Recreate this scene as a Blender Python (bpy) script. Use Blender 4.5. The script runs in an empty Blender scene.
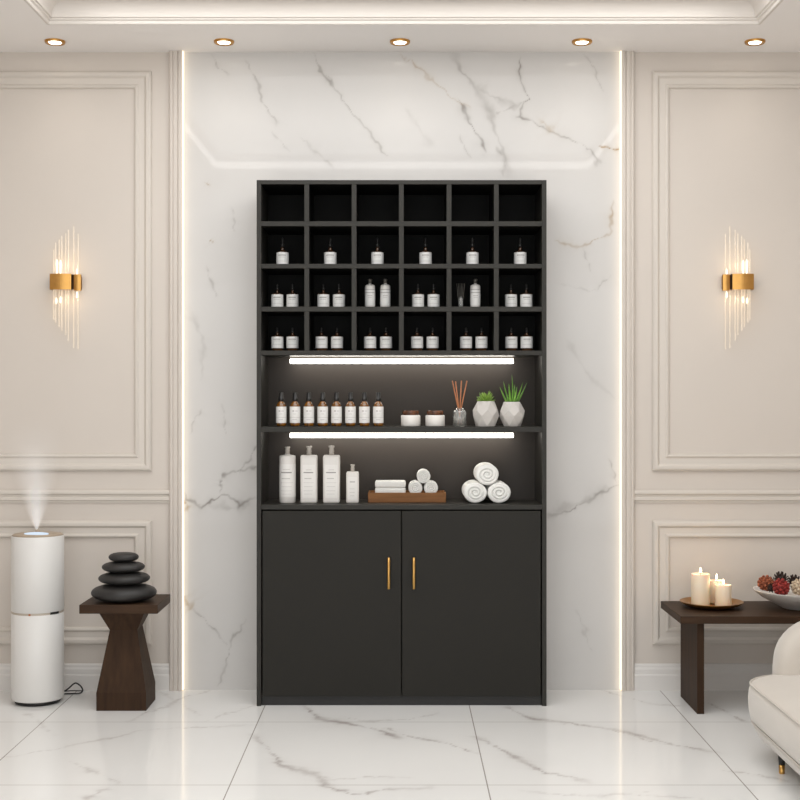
import bpy, bmesh, math, random
import numpy as np
from mathutils import Vector, Matrix

random.seed(4)
PI = math.pi
scn = bpy.context.scene
COL = scn.collection
F, H = 1300.0, 1.3          # focal length in pixels, camera height
WALL = 5.828                # depth of the far wall
CF = 5.52                   # depth of the cabinet front


def X(px, D): return (px - 400.0) * D / F
def Z(py, D): return H - (py - 400.0) * D / F
def FD(py): return F * H / (py - 400.0)          # depth of a floor point


# ------------------------------------------------------------------ materials
def srgb(r, g, b):
    def f(c):
        c /= 255.0
        return c / 12.92 if c <= 0.04045 else ((c + 0.055) / 1.055) ** 2.4
    return (f(r), f(g), f(b), 1.0)


class NT:
    def __init__(s, name):
        s.m = bpy.data.materials.new(name); s.m.use_nodes = True
        s.t = s.m.node_tree; s.t.nodes.clear()
        s.out = s.t.nodes.new('ShaderNodeOutputMaterial')
    def n(s, typ, **kw):
        nd = s.t.nodes.new(typ)
        for k, v in kw.items():
            if k.startswith('_'):
                nd.inputs[k[1:].replace('_', ' ')].default_value = v
            else:
                setattr(nd, k, v)
        return nd
    def l(s, a, b): s.t.links.new(a, b)
    def math(s, op, a, b=None, c=None, clamp=False):
        nd = s.t.nodes.new('ShaderNodeMath'); nd.operation = op; nd.use_clamp = clamp
        for i, v in enumerate((a, b, c)):
            if v is None: continue
            if isinstance(v, (int, float)): nd.inputs[i].default_value = v
            else: s.l(v, nd.inputs[i])
        return nd.outputs[0]
    def mix(s, fac, a, b):
        nd = s.t.nodes.new('ShaderNodeMix'); nd.data_type = 'RGBA'
        for sock, v in ((nd.inputs[0], fac), (nd.inputs[6], a), (nd.inputs[7], b)):
            if isinstance(v, (int, float, tuple)): sock.default_value = v
            else: s.l(v, sock)
        return nd.outputs[2]


def pbr(name, col, rough=0.5, metal=0.0, var=0.0, vscale=20.0, bump=0.0, bscale=200.0, spec=0.5, stretch=None, col2=None, coat=0.0, sheen=0.0, sss=0.0):
    k = NT(name)
    b = k.n('ShaderNodeBsdfPrincipled', _Roughness=rough, _Metallic=metal)
    b.inputs['Specular IOR Level'].default_value = spec
    b.inputs['Coat Weight'].default_value = coat
    b.inputs['Sheen Weight'].default_value = sheen
    if sss:
        b.inputs['Subsurface Weight'].default_value = sss
        b.inputs['Subsurface Radius'].default_value = (0.03, 0.015, 0.008)
        b.inputs['Subsurface Scale'].default_value = 0.4
    tc = k.n('ShaderNodeTexCoord')
    vec = tc.outputs['Object']
    if stretch:
        mp = k.n('ShaderNodeMapping'); mp.inputs['Scale'].default_value = stretch
        k.l(vec, mp.inputs['Vector']); vec = mp.outputs['Vector']
    nz = k.n('ShaderNodeTexNoise', _Scale=vscale, _Detail=4.0); k.l(vec, nz.inputs['Vector'])
    c2 = col2 or tuple(min(1, c * (1 - var)) for c in col[:3]) + (1,)
    rp = k.n('ShaderNodeValToRGB')
    rp.color_ramp.elements[0].position = 0.3; rp.color_ramp.elements[1].position = 0.7
    rp.color_ramp.elements[0].color = c2; rp.color_ramp.elements[1].color = col
    k.l(nz.outputs['Fac'], rp.inputs['Fac']); k.l(rp.outputs['Color'], b.inputs['Base Color'])
    if bump:
        n2 = k.n('ShaderNodeTexNoise', _Scale=bscale, _Detail=3.0); k.l(vec, n2.inputs['Vector'])
        bp = k.n('ShaderNodeBump', _Strength=bump, _Distance=0.002)
        k.l(n2.outputs['Fac'], bp.inputs['Height']); k.l(bp.outputs['Normal'], b.inputs['Normal'])
    k.l(b.outputs['BSDF'], k.out.inputs['Surface'])
    return k.m


def emit(name, col, strength):
    k = NT(name); e = k.n('ShaderNodeEmission', _Color=col, _Strength=strength)
    k.l(e.outputs[0], k.out.inputs['Surface']); return k.m


def glass(name, col, rough=0.02, clear=0.6, glow=None):
    """thin see-through glass: tinted transparency under a fresnel-weighted gloss"""
    k = NT(name)
    tr = k.n('ShaderNodeBsdfTransparent', _Color=col)
    gl = k.n('ShaderNodeBsdfGlossy', _Roughness=rough)
    df = k.n('ShaderNodeBsdfDiffuse', _Color=col)
    m0 = k.n('ShaderNodeMixShader', _Fac=1 - clear); k.l(tr.outputs[0], m0.inputs[1]); k.l(df.outputs[0], m0.inputs[2])
    lw = k.n('ShaderNodeLayerWeight', _Blend=0.35)
    f = k.math('MULTIPLY', lw.outputs['Facing'], 0.7, clamp=True)
    f = k.math('ADD', f, 0.04, clamp=True)
    m1 = k.n('ShaderNodeMixShader'); k.l(f, m1.inputs[0]); k.l(m0.outputs[0], m1.inputs[1]); k.l(gl.outputs[0], m1.inputs[2])
    o = m1.outputs[0]
    if glow:
        e = k.n('ShaderNodeEmission', _Color=glow[0], _Strength=glow[1]); a = k.n('ShaderNodeAddShader')
        k.l(o, a.inputs[0]); k.l(e.outputs[0], a.inputs[1]); o = a.outputs[0]
    k.l(o, k.out.inputs['Surface'])
    return k.m


def marble(name, base, vein, gold, rough, scale, grout=None, cloud=0.05, spec=0.3):
    k = NT(name)
    b = k.n('ShaderNodeBsdfPrincipled', _Roughness=rough)
    b.inputs['Specular IOR Level'].default_value = spec
    geo = k.n('ShaderNodeNewGeometry')
    nz = k.n('ShaderNodeTexNoise', _Scale=scale, _Detail=5.0); k.l(geo.outputs['Position'], nz.inputs['Vector'])
    cl = k.math('MULTIPLY', k.math('SUBTRACT', nz.outputs['Fac'], 0.42, clamp=True), cloud * 10, clamp=True)
    c = k.mix(cl, base, tuple(x * 0.80 for x in base[:3]) + (1,))
    a1 = k.n('ShaderNodeAttribute', attribute_name='vein'); sp = k.n('ShaderNodeSeparateColor'); k.l(a1.outputs['Color'], sp.inputs[0])
    n2 = k.n('ShaderNodeTexNoise', _Scale=25.0, _Detail=6.0); k.l(geo.outputs['Position'], n2.inputs['Vector'])
    g = k.math('MULTIPLY', sp.outputs[0], k.math('MULTIPLY_ADD', n2.outputs['Fac'], 0.9, 0.55), clamp=True)
    c = k.mix(g, c, vein)
    g2 = k.math('MULTIPLY', sp.outputs[1], k.math('MULTIPLY_ADD', n2.outputs['Fac'], 0.9, 0.55), clamp=True)
    c = k.mix(g2, c, gold)
    if grout:
        x0, y0, px_, py_, gc = grout
        s3 = k.n('ShaderNodeSeparateXYZ'); k.l(geo.outputs['Position'], s3.inputs[0])
        def line(o, off, per, wid):
            t = k.math('FRACT', k.math('DIVIDE', k.math('SUBTRACT', o, off - per / 2), per))
            d = k.math('MULTIPLY', k.math('ABSOLUTE', k.math('SUBTRACT', t, 0.5)), per)
            return k.math('LESS_THAN', d, wid)
        lx = line(s3.outputs['X'], x0, px_, 0.0022); ly = line(s3.outputs['Y'], y0, py_, 0.0045)
        c = k.mix(k.math('MULTIPLY', lx, 0.7), c, gc)
        c = k.mix(k.math('MULTIPLY', ly, 0.28), c, gc)
    k.l(c, b.inputs['Base Color']); k.l(b.outputs['BSDF'], k.out.inputs['Surface'])
    return k.m


M = {}
M['wall'] = pbr('beige_paint', srgb(212, 203, 194), 0.55, var=0.03, vscale=1.5, bump=0.03, bscale=300)
M['trimpaint'] = pbr('beige_trim_paint', srgb(213, 205, 196), 0.45, var=0.02, vscale=2)
M['basepaint'] = pbr('white_trim_paint', srgb(226, 222, 218), 0.4, var=0.02, vscale=2)
M['ceil'] = pbr('ceiling_paint', srgb(250, 246, 243), 0.7, var=0.02, vscale=1)
M['black'] = pbr('charcoal_laminate', srgb(46, 44, 40), 0.45, var=0.05, vscale=6, bump=0.02, bscale=400, spec=0.25)
M['blackin'] = pbr('charcoal_back_lit', srgb(56, 50, 45), 0.5, var=0.05, vscale=5, spec=0.3)  # glow of the light bars mixed into the board colour, lighter and warmer
M['door'] = pbr('charcoal_door', srgb(38, 36, 32), 0.5, var=0.04, vscale=6, spec=0.2)
M['plinth'] = pbr('plinth_black', srgb(26, 24, 22), 0.5, var=0.05)
M['gold'] = pbr('brushed_gold', srgb(214, 168, 98), 0.28, 1.0, var=0.12, vscale=60, stretch=(1, 1, 0.05))
M['goldband'] = pbr('satin_gold', srgb(206, 156, 88), 0.30, 1.0, var=0.1, vscale=40)
M['copper'] = pbr('copper', srgb(176, 106, 66), 0.3, 1.0, var=0.1)
M['walnut'] = pbr('dark_walnut', srgb(69, 50, 35), 0.55, spec=.12, vscale=9, stretch=(5, 5, 0.5), col2=srgb(52, 37, 27), bump=0.05, bscale=60)
M['walnuth'] = pbr('dark_walnut_top', srgb(69, 50, 35), 0.5, spec=.15, vscale=9, stretch=(0.5, 5, 5), col2=srgb(52, 37, 27), bump=0.05, bscale=60)
M['traywood'] = pbr('tray_wood', srgb(138, 94, 54), 0.5, spec=.25, vscale=10, stretch=(0.6, 6, 6), col2=srgb(114, 74, 40), bump=0.05, bscale=80)
M['lidwood'] = pbr('lid_wood', srgb(112, 66, 38), 0.25, vscale=12, stretch=(6, 6, 0.5), col2=srgb(52, 30, 18))
M['reed'] = pbr('rattan_reed', srgb(188, 122, 80), 0.6, var=0.2, vscale=80)
M['palereed'] = pbr('pale_reed', srgb(120, 116, 108), 0.5, var=0.1, vscale=80)
M['stone'] = pbr('basalt', srgb(41, 39, 38), 0.5, var=0.15, vscale=25, bump=0.12, bscale=150)
M['white'] = pbr('white_plastic', srgb(226, 224, 221), 0.35, var=0.01, vscale=3)
M['bottlewhite'] = pbr('white_bottle', srgb(226, 222, 217), 0.3, var=0.02, vscale=10)
M['label'] = pbr('paper_label', srgb(232, 230, 227), 0.6, var=0.03, vscale=60)
M['biglabel'] = pbr('bottle_label', srgb(234, 231, 227), 0.55, var=0.02, vscale=40)
M['ink'] = pbr('grey_print', srgb(150, 146, 142), 0.6, var=0.1, vscale=150)
M['inklight'] = pbr('light_grey_print', srgb(196, 192, 188), 0.6, var=0.1, vscale=150)
M['capclear'] = pbr('silver_cap', srgb(196, 190, 182), 0.25, 0.35, var=0.1, vscale=50)
M['capgrey'] = pbr('dark_grey_cap', srgb(96, 92, 86), 0.3, 0.3, var=0.1, vscale=50)
M['capblack'] = pbr('black_cap', srgb(30, 29, 28), 0.35, var=0.1, vscale=50)
M['amber'] = pbr('amber_glass', srgb(150, 96, 28), 0.06, vscale=45, col2=srgb(58, 32, 8), coat=1.0)
M['darkamber'] = pbr('dark_amber_glass', srgb(74, 48, 28), 0.1, var=0.4, vscale=30, coat=0.4)
M['jarglass'] = glass('clear_glass', (0.93, 0.94, 0.93, 1), 0.03, 0.9)
M['oil'] = glass('diffuser_oil', (0.86, 0.80, 0.74, 1), 0.05, 0.75)
M['pot'] = pbr('concrete', srgb(196, 191, 186), 0.75, var=0.08, vscale=30, bump=0.15, bscale=150)
M['soil'] = pbr('soil', srgb(60, 48, 36), 0.95, var=0.4, vscale=120, bump=0.6, bscale=200)
M['leaf'] = pbr('succulent_leaf', srgb(142, 172, 72), 0.45, vscale=40, col2=srgb(98, 136, 50))
M['blade'] = pbr('aloe_leaf', srgb(120, 168, 62), 0.4, vscale=40, col2=srgb(76, 124, 42))
M['towel'] = pbr('terry_cloth', srgb(236, 235, 231), 0.95, var=0.04, vscale=150, bump=0.5, bscale=500, sheen=0.3)
M['wax'] = pbr('ivory_wax', srgb(240, 222, 196), 0.4, var=0.03, vscale=20, sss=0.25)
M['wick'] = pbr('wick', srgb(40, 34, 30), 0.9)
M['flame'] = emit('flame', (1.0, 0.80, 0.50, 1), 14.0)
M['dishgold'] = pbr('antique_gold', srgb(176, 128, 70), 0.32, 0.9, var=0.15, vscale=25)
M['bowl'] = pbr('white_ceramic', srgb(222, 216, 210), 0.35, var=0.04, vscale=40)
M['cone_brown'] = pbr('cone_brown', srgb(58, 40, 32), 0.7, var=0.5, vscale=80)
M['pod_orange'] = pbr('rust_pod', srgb(172, 98, 62), 0.7, vscale=90, col2=srgb(110, 48, 30))
M['pod_red'] = pbr('red_pod', srgb(170, 52, 44), 0.7, vscale=90, col2=srgb(96, 22, 22))
M['pod_cream'] = pbr('cream_pod', srgb(226, 208, 182), 0.7, vscale=90, col2=srgb(180, 156, 128))
M['fabric'] = pbr('cream_velvet', srgb(204, 196, 186), 0.9, var=0.04, vscale=8, bump=0.15, bscale=500, sheen=0.5)
M['piping'] = pbr('cream_piping', srgb(200, 191, 181), 0.9, var=0.04, vscale=30, sheen=0.3)
M['cordblack'] = pbr('cord_rubber', srgb(24, 23, 22), 0.5, var=0.1)
M['grey'] = pbr('grey_ring', srgb(190, 178, 164), 0.4, 0.1, var=0.05)
M['taupe'] = pbr('taupe_lid', srgb(176, 158, 138), 0.4, var=0.05, vscale=10)
M['bar'] = emit('bar_diffuser', (1.0, 0.94, 0.85, 1), 11.5)
M['barcase'] = pbr('aluminium', srgb(196, 184, 166), 0.5, 0.2, var=0.05)
M['led'] = emit('led_warm', (1.0, 0.83, 0.60, 1), 1.8)
M['cove'] = emit('cove_led', (1.0, 0.97, 0.93, 1), 9.0)
M['lens'] = emit('downlight_lens', (1.0, 0.94, 0.82, 1), 9.0)
M['blue'] = emit('touch_panel', (0.74, 0.86, 1.0, 1), 1.0)
M['rod'] = glass('acrylic_rod', (0.97, 0.95, 0.92, 1), 0.06, 0.92, ((1.0, 0.84, 0.62, 1), 0.10))  # faint emission stands in for the bulb light the rods catch
M['bulb'] = emit('sconce_bulb', (1.0, 0.88, 0.70, 1), 2.2)
M['darkgap'] = pbr('bronze_shadow', srgb(70, 46, 26), 0.4, 0.8, var=0.1)
M['marble'] = marble('calacatta_marble', srgb(213, 210, 207), srgb(148, 142, 137), srgb(160, 134, 98), 0.02, 1.3, cloud=0.10, spec=0.15)
GX0 = X(468, FD(700)); GP = 0.869
GY0 = FD(722); GPY = FD(722) - FD(785)
M['floor'] = marble('polished_marble_tile', srgb(237, 236, 234), srgb(182, 175, 172), srgb(180, 160, 130), 0.075, 1.1,
                    (GX0, GY0, GP, GPY, srgb(120, 110, 98)), cloud=0.08, spec=0.26)


# ------------------------------------------------------------------ builders
class B:
    """collects geometry for ONE mesh object"""
    def __init__(s): s.bm = bmesh.new(); s.smooth_faces = []; s.mi = 0
    def _f(s, vs, smooth=False):
        try: f = s.bm.faces.new(vs)
        except ValueError: return None
        f.material_index = s.mi; f.smooth = smooth
        return f
    def box(s, x0, x1, y0, y1, z0, z1, bev=0.0, seg=2):
        vs = [s.bm.verts.new(p) for p in ((x0, y0, z0), (x1, y0, z0), (x1, y1, z0), (x0, y1, z0), (x0, y0, z1), (x1, y0, z1), (x1, y1, z1), (x0, y1, z1))]
        fs = [s._f([vs[i] for i in q]) for q in ((0, 3, 2, 1), (4, 5, 6, 7), (0, 1, 5, 4), (1, 2, 6, 5), (2, 3, 7, 6), (3, 0, 4, 7))]
        if bev:
            es = {e for f in fs for e in f.edges}
            r = bmesh.ops.bevel(s.bm, geom=list(es), offset=bev, segments=seg, profile=0.6, affect='EDGES')
            for f in r['faces']: f.material_index = s.mi; f.smooth = True
        return s
    def rings(s, rings, cap0=True, cap1=True, smooth=True, closed=True):
        """skin a list of point loops"""
        L = [[s.bm.verts.new(p) for p in r] for r in rings]
        n = len(L[0])
        for a, b in zip(L, L[1:]):
            for i in range(n if closed else n - 1):
                j = (i + 1) % n
                s._f([a[i], a[j], b[j], b[i]], smooth)
        if cap0: s._f(list(reversed(L[0])), False)
        if cap1: s._f(L[-1], False)
        return s
    def lathe(s, prof, c=(0, 0, 0), n=32, cap0=True, cap1=True, smooth=True, rot=0.0):
        s.rings([[(c[0] + r * math.cos(rot + 2 * PI * i / n), c[1] + r * math.sin(rot + 2 * PI * i / n), c[2] + z) for i in range(n)] for r, z in prof], cap0, cap1, smooth)
        return s
    def tube(s, pts, r, n=8, closed=False, smooth=True):
        P = [Vector(p) for p in pts]; R = r if isinstance(r, (list, tuple)) else [r] * len(P)
        rings = []; up = Vector((0, 0, 1)); prev = None
        for i, p in enumerate(P):
            if closed: t = P[(i + 1) % len(P)] - P[i - 1]
            else: t = P[min(i + 1, len(P) - 1)] - P[max(i - 1, 0)]
            t.normalize()
            if prev is None:
                a = t.cross(up if abs(t.dot(up)) < 0.95 else Vector((1, 0, 0))).normalized()
            else:
                a = (prev - t * prev.dot(t)).normalized()
            prev = a; b = t.cross(a)
            rings.append([p + (a * math.cos(2 * PI * k / n) + b * math.sin(2 * PI * k / n)) * R[i] for k in range(n)])
        if closed: rings.append(rings[0])
        s.rings(rings, not closed, not closed, smooth)
        return s
    def prism(s, poly, axis, a, b, smooth=False):
        """extrude a 2-D polygon: axis 'x' -> (y,z) polygon, 'y' -> (x,z), 'z' -> (x,y)"""
        def p(u, v, w): return {'x': (w, u, v), 'y': (u, w, v), 'z': (u, v, w)}[axis]
        s.rings([[p(u, v, a) for u, v in poly], [p(u, v, b) for u, v in poly]], True, True, smooth)
        return s
    def arc_strip(s, r, a0, a1, z0, z1, n=8):
        """patch on the front (-y) of a cylinder, angles measured from -y"""
        lo = [s.bm.verts.new((r * math.sin(a0 + (a1 - a0) * i / n), -r * math.cos(a0 + (a1 - a0) * i / n), z0)) for i in range(n + 1)]
        hi = [s.bm.verts.new((v.co.x, v.co.y, z1)) for v in lo]
        for i in range(n): s._f([lo[i], lo[i + 1], hi[i + 1], hi[i]], True)
        return s
    def make(s, name, mats, parent=None, loc=None, recalc=True):
        if recalc: bmesh.ops.recalc_face_normals(s.bm, faces=s.bm.faces)
        me = bpy.data.meshes.new(name); s.bm.to_mesh(me); s.bm.free()
        for m in (mats if isinstance(mats, (list, tuple)) else [mats]): me.materials.append(m)
        o = bpy.data.objects.new(name, me); COL.objects.link(o)
        if parent is not None: o.parent = parent
        if loc is not None: o.location = loc
        return o


def tag(o, label, cat, group=None, kind=None):
    o['label'] = label; o['category'] = cat
    if group: o['group'] = group
    if kind: o['kind'] = kind
    return o


def thing(name, label, cat, loc=(0, 0, 0), rz=0.0, group=None):
    o = bpy.data.objects.new(name, None); COL.objects.link(o)
    o.empty_display_size = 0.05
    o.location = loc; o.rotation_euler = (0, 0, rz)
    return tag(o, label, cat, group)


def dup(root, loc, rz=None, label=None, group=None):
    r = root.copy(); COL.objects.link(r); r.location = loc
    if rz is not None: r.rotation_euler = (0, 0, rz)
    if label: r['label'] = label
    if group: r['group'] = group
    for ch in list(root.children):
        c = ch.copy(); COL.objects.link(c); c.parent = r
        for g in ch.children:
            d = g.copy(); COL.objects.link(d); d.parent = c
    return r


def struct(o):
    o['kind'] = 'structure'; return o


def rrect(x0, x1, y0, y1, r, n=6):
    pts = []
    for cx, cy, a in ((x1 - r, y0 + r, -PI / 2), (x1 - r, y1 - r, 0), (x0 + r, y1 - r, PI / 2), (x0 + r, y0 + r, PI)):
        for i in range(n + 1):
            t = a + PI / 2 * i / n
            pts.append((cx + r * math.cos(t), cy + r * math.sin(t)))
    return pts


# ------------------------------------------------------------------ vein fields
def vein_field(P, veins, wob):
    """P (n,2) points in metres; veins: (points, width, strength, gold)"""
    rs = np.random.RandomState(3)
    Q = P.copy()
    for f, a in ((3.1, 0.014), (9.0, 0.010), (24.0, 0.012), (60.0, 0.008), (130.0, 0.004)):
        for ax in (0, 1):
            k = rs.randn(2, 2) * f; ph = rs.rand(2) * 6.28
            Q[:, ax] += wob * a * (np.sin(P @ k[0] + ph[0]) + np.sin(P @ k[1] + ph[1])) * 0.5
    out = np.zeros((len(P), 2))
    for pts, w, st, gold in veins:
        pts = np.array(pts, float)
        seg = np.linalg.norm(np.diff(pts, axis=0), axis=1); tot = seg.sum(); acc = 0.0
        best = np.zeros(len(P))
        lo, hi = pts.min(0) - 6 * w - 0.06, pts.max(0) + 6 * w + 0.06
        idx = np.where(((Q > lo) & (Q < hi)).all(1))[0]
        if not len(idx): continue
        q = Q[idx]; bb = np.zeros(len(idx))
        for a, b, L in zip(pts, pts[1:], seg):
            d = b - a; t = np.clip(((q - a) @ d) / max(L * L, 1e-9), 0, 1)
            dist = np.linalg.norm(q - a - t[:, None] * d, axis=1)
            s = (acc + t * L) / tot
            env = np.clip(np.minimum(s, 1 - s) * 6 + 0.35, 0, 1) * (0.80 + 0.20 * np.sin(s * 17 + w * 900))
            ww = w * (0.7 + 0.5 * np.sin(s * 11 + st * 40))
            v = (np.exp(-(dist / ww) ** 2) + 0.36 * np.exp(-dist / (ww * 3.0))) * env
            bb = np.maximum(bb, v); acc += L
        out[idx, 1 if gold else 0] = np.maximum(out[idx, 1 if gold else 0], bb * st)
    return np.clip(out, 0, 1)


def grid_object(name, us, vs, to3d, veins, wob, mat):
    U, V = np.meshgrid(us, vs); nu, nv = len(us), len(vs)
    P = np.stack([U.ravel(), V.ravel()], 1)
    co = to3d(P)
    me = bpy.data.meshes.new(name)
    i = np.arange(nu * nv).reshape(nv, nu)
    quads = np.stack([i[:-1, :-1], i[:-1, 1:], i[1:, 1:], i[1:, :-1]], -1).reshape(-1, 4)
    me.vertices.add(len(co)); me.vertices.foreach_set('co', co.astype(np.float32).ravel())
    me.loops.add(quads.size); me.loops.foreach_set('vertex_index', quads.astype(np.int32).ravel())
    me.polygons.add(len(quads)); me.polygons.foreach_set('loop_start', np.arange(0, quads.size, 4, dtype=np.int32))
    me.update(calc_edges=True); me.validate()
    at = me.attributes.new('vein', 'FLOAT_COLOR', 'POINT')
    f = vein_field(P, veins, wob)
    c = np.zeros((len(co), 4), np.float32); c[:, :2] = f; c[:, 3] = 1
    at.data.foreach_set('color', c.ravel())
    me.materials.append(mat)
    o = bpy.data.objects.new(name, me); COL.objects.link(o)
    return o


# ================================================================== SETTING
RX = 2.7; RY0 = -1.6; CZ = 2.86
# floor
FV = [([(127, 722), (165, 705), (210, 690)], 1.6, .45, 0), ([(0, 757), (50, 750), (150, 730), (255, 725)], 1.3, .35, 0),
      ([(205, 722), (255, 705)], 1.0, .35, 0), ([(300, 707), (320, 719), (350, 724), (380, 730), (402, 738)], 3.2, .75, 0),
      ([(340, 716), (370, 722), (410, 720), (440, 712)], 1.2, .35, 0),
      ([(255, 735), (280, 764), (315, 775), (322, 785), (352, 792), (400, 788), (430, 786)], 2.6, .6, 0), ([(65, 760), (120, 783)], 1.2, .35, 0),
      ([(85, 800), (105, 786)], 2.0, .4, 0), ([(285, 765), (330, 779), (400, 776)], 1.5, .35, 0),
      ([(385, 728), (440, 742), (478, 753)], 1.2, .6, 0), ([(480, 737), (515, 755), (545, 773), (590, 781)], 2.6, .6, 0),
      ([(505, 706), (535, 719), (568, 724), (600, 727)], 2.2, .6, 0), ([(548, 721), (620, 730), (670, 745), (715, 753)], 3.2, .6, 0),
      ([(600, 727), (650, 742), (712, 752)], 1.0, .5, 0), ([(595, 690), (650, 704), (690, 706)], 1.0, .4, 0), ([(705, 703), (755, 724)], 1.2, .5, 0),
      ([(720, 770), (790, 782)], 1.6, .4, 0), ([(520, 790), (600, 795), (650, 789)], 1.6, .3, 0), ([(20, 712), (60, 735)], 1.0, .3, 0),
      ([(160, 690), (200, 715)], 1.0, .25, 0), ([(615, 792), (700, 798)], 1.5, .3, 0)]
def fpx(p): D = FD(p[1]); return (X(p[0], D), D)
fv = [([fpx(p) for p in pts], w * 0.0062, min(1, s * 1.15), g) for pts, w, s, g in FV]
fv += [([(-1.5 + i * .9, 0.3), (-1.1 + i * .8, 1.4), (-.4 + i * .7, 2.3), (-.2 + i * .8, 3.6)], .012, .4, 0) for i in range(4)]
ys = np.concatenate([np.arange(RY0, 3.9, 0.1), np.arange(3.9, WALL + 0.13, 0.0125)])
xs = np.concatenate([np.arange(-RX, -1.95, 0.1), np.arange(-1.95, 1.95, 0.0085), np.arange(1.95, RX + 0.05, 0.1)])
floor = grid_object('floor', xs, ys, lambda P: np.concatenate([P, np.zeros((len(P), 1))], 1), fv, 1.0, M['floor'])
struct(floor)

# back wall (painted) and marble panel
struct(B().box(-RX, RX, WALL + .004, WALL + .12, 0, 3.25).make('wall_back', M['wall']))
MX0, MX1 = X(182.0, WALL), X(621.5, WALL)
WV = [([(315, 52), (320, 70), (327, 80), (340, 98), (352, 118), (365, 132), (378, 145), (389, 155)], 1.0, .60, 0),
      ([(322, 74), (330, 78), (333, 90)], 1.8, .35, 0),
      ([(245, 65), (257, 83), (265, 103), (275, 120), (278, 127)], .9, .55, 0), ([(215, 57), (220, 70), (229, 77)], .9, .4, 0),
      ([(272, 132), (289, 157)], .9, .3, 0), ([(400, 58), (415, 65), (435, 82), (455, 100), (467, 108)], .9, .40, 1),
      ([(455, 52), (462, 70), (475, 90), (490, 113), (495, 135), (502, 150), (506, 176)], 4.2, .38, 0),
      ([(472, 85), (488, 95), (500, 102), (515, 108)], 2.5, .3, 0),
      ([(457, 97), (465, 117), (475, 137), (482, 155)], 1.2, .75, 0), ([(459, 136), (463, 150), (470, 160)], .8, .3, 0),
      ([(522, 54), (520, 75), (525, 90), (529, 100), (518, 110), (517, 118), (530, 120)], 1.1, .75, 0),
      ([(517, 118), (535, 122), (555, 132), (580, 145), (592, 154), (599, 168)], 1.1, .55, 0), ([(540, 118), (556, 133)], 2.4, .35, 1),
      ([(495, 117), (510, 108), (528, 101)], 1.6, .35, 0), ([(597, 146), (608, 148), (620, 149)], 1.1, .9, 1),
      ([(585, 54), (595, 70), (605, 90)], .9, .35, 0), ([(495, 150), (503, 160), (500, 176)], 2.2, .45, 0),
      ([(615, 202), (610, 222), (610, 232), (595, 241), (585, 246), (571, 245), (556, 241)], 1.2, .45, 1),
      ([(585, 248), (592, 274)], .8, .3, 0), ([(598, 290), (615, 279)], .8, .35, 0), ([(560, 285), (590, 292), (598, 290)], 1.0, .2, 0),
      ([(547, 518), (570, 509), (596, 496), (620, 487)], 2.0, .65, 0), ([(548, 514), (580, 502), (610, 490)], 4.0, .3, 0), ([(609, 462), (617, 484)], .9, .35, 0),
      ([(183, 488), (188, 496), (193, 498), (204, 507), (211, 499), (220, 494), (228, 496), (241, 505), (257, 498)], 1.6, .75, 0),
      ([(182, 498), (188, 502), (190, 510)], 2.0, .6, 1), ([(195, 500), (212, 503), (240, 508), (257, 502)], 3.0, .25, 0),
      ([(218, 478), (221, 475), (239, 472), (251, 470), (258, 466)], 1.3, .6, 0), ([(218, 478), (219, 491)], 1.0, .5, 0),
      ([(255, 443), (246, 464), (241, 473)], 1.0, .5, 0), ([(186, 596), (195, 606)], 3.0, .45, 1), ([(195, 606), (211, 625), (227, 645)], 1.0, .5, 0),
      ([(244, 618), (232, 643), (216, 687)], 1.0, .45, 0), ([(231, 210), (234, 235)], 1.0, .35, 0), ([(210, 267), (217, 295)], 1.1, .35, 0),
      ([(204, 185), (207, 187)], 1.0, .7, 1), ([(210, 244), (213, 246)], 1.0, .6, 1), ([(221, 405), (224, 434)], .9, .35, 0), ([(203, 408), (193, 432)], .9, .3, 0),
      ([(190, 310), (205, 345), (200, 380)], 2.5, .18, 0), ([(565, 340), (590, 380), (612, 400)], 2.5, .15, 0), ([(575, 610), (590, 650)], 1.0, .2, 0),
      ([(300, 140), (330, 168)], 1.5, .25, 0), ([(405, 110), (430, 150)], 3.0, .12, 0)]
wv = [([(X(p[0], WALL), Z(p[1], WALL)) for p in pts], w * 0.0046, s, g) for pts, w, s, g in WV]
us = np.linspace(MX0, MX1, 440); vs = np.linspace(0, CZ + .02, 620)
mw = grid_object('wall_center', us, vs, lambda P: np.stack([P[:, 0], np.full(len(P), WALL), P[:, 1]], 1), wv, 0.75, M['marble'])
struct(mw)
# side walls
struct(B().box(-RX - .1, -RX, RY0, WALL + .12, 0, 3.25).make('wall_left', M['wall']))
struct(B().box(RX, RX + .1, RY0, WALL + .12, 0, 3.25).make('wall_right', M['wall']))

# ceiling: lowered border round a tray, built as one mesh
TX0, TX1, TY0, TY1 = X(47, 5.41), X(760, 5.41), 2.15, 5.41
b = B()
b.box(-RX, RX, TY1, WALL + .12, CZ, 3.2); b.box(-RX, RX, RY0, TY0, CZ, 3.2)
b.box(-RX, TX0, TY0, TY1, CZ, 3.2); b.box(TX1, RX, TY0, TY1, CZ, 3.2)
b.box(-RX, RX, RY0, WALL + .12, 3.2, 3.28)
struct(b.make('ceiling', M['ceil']))
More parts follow.
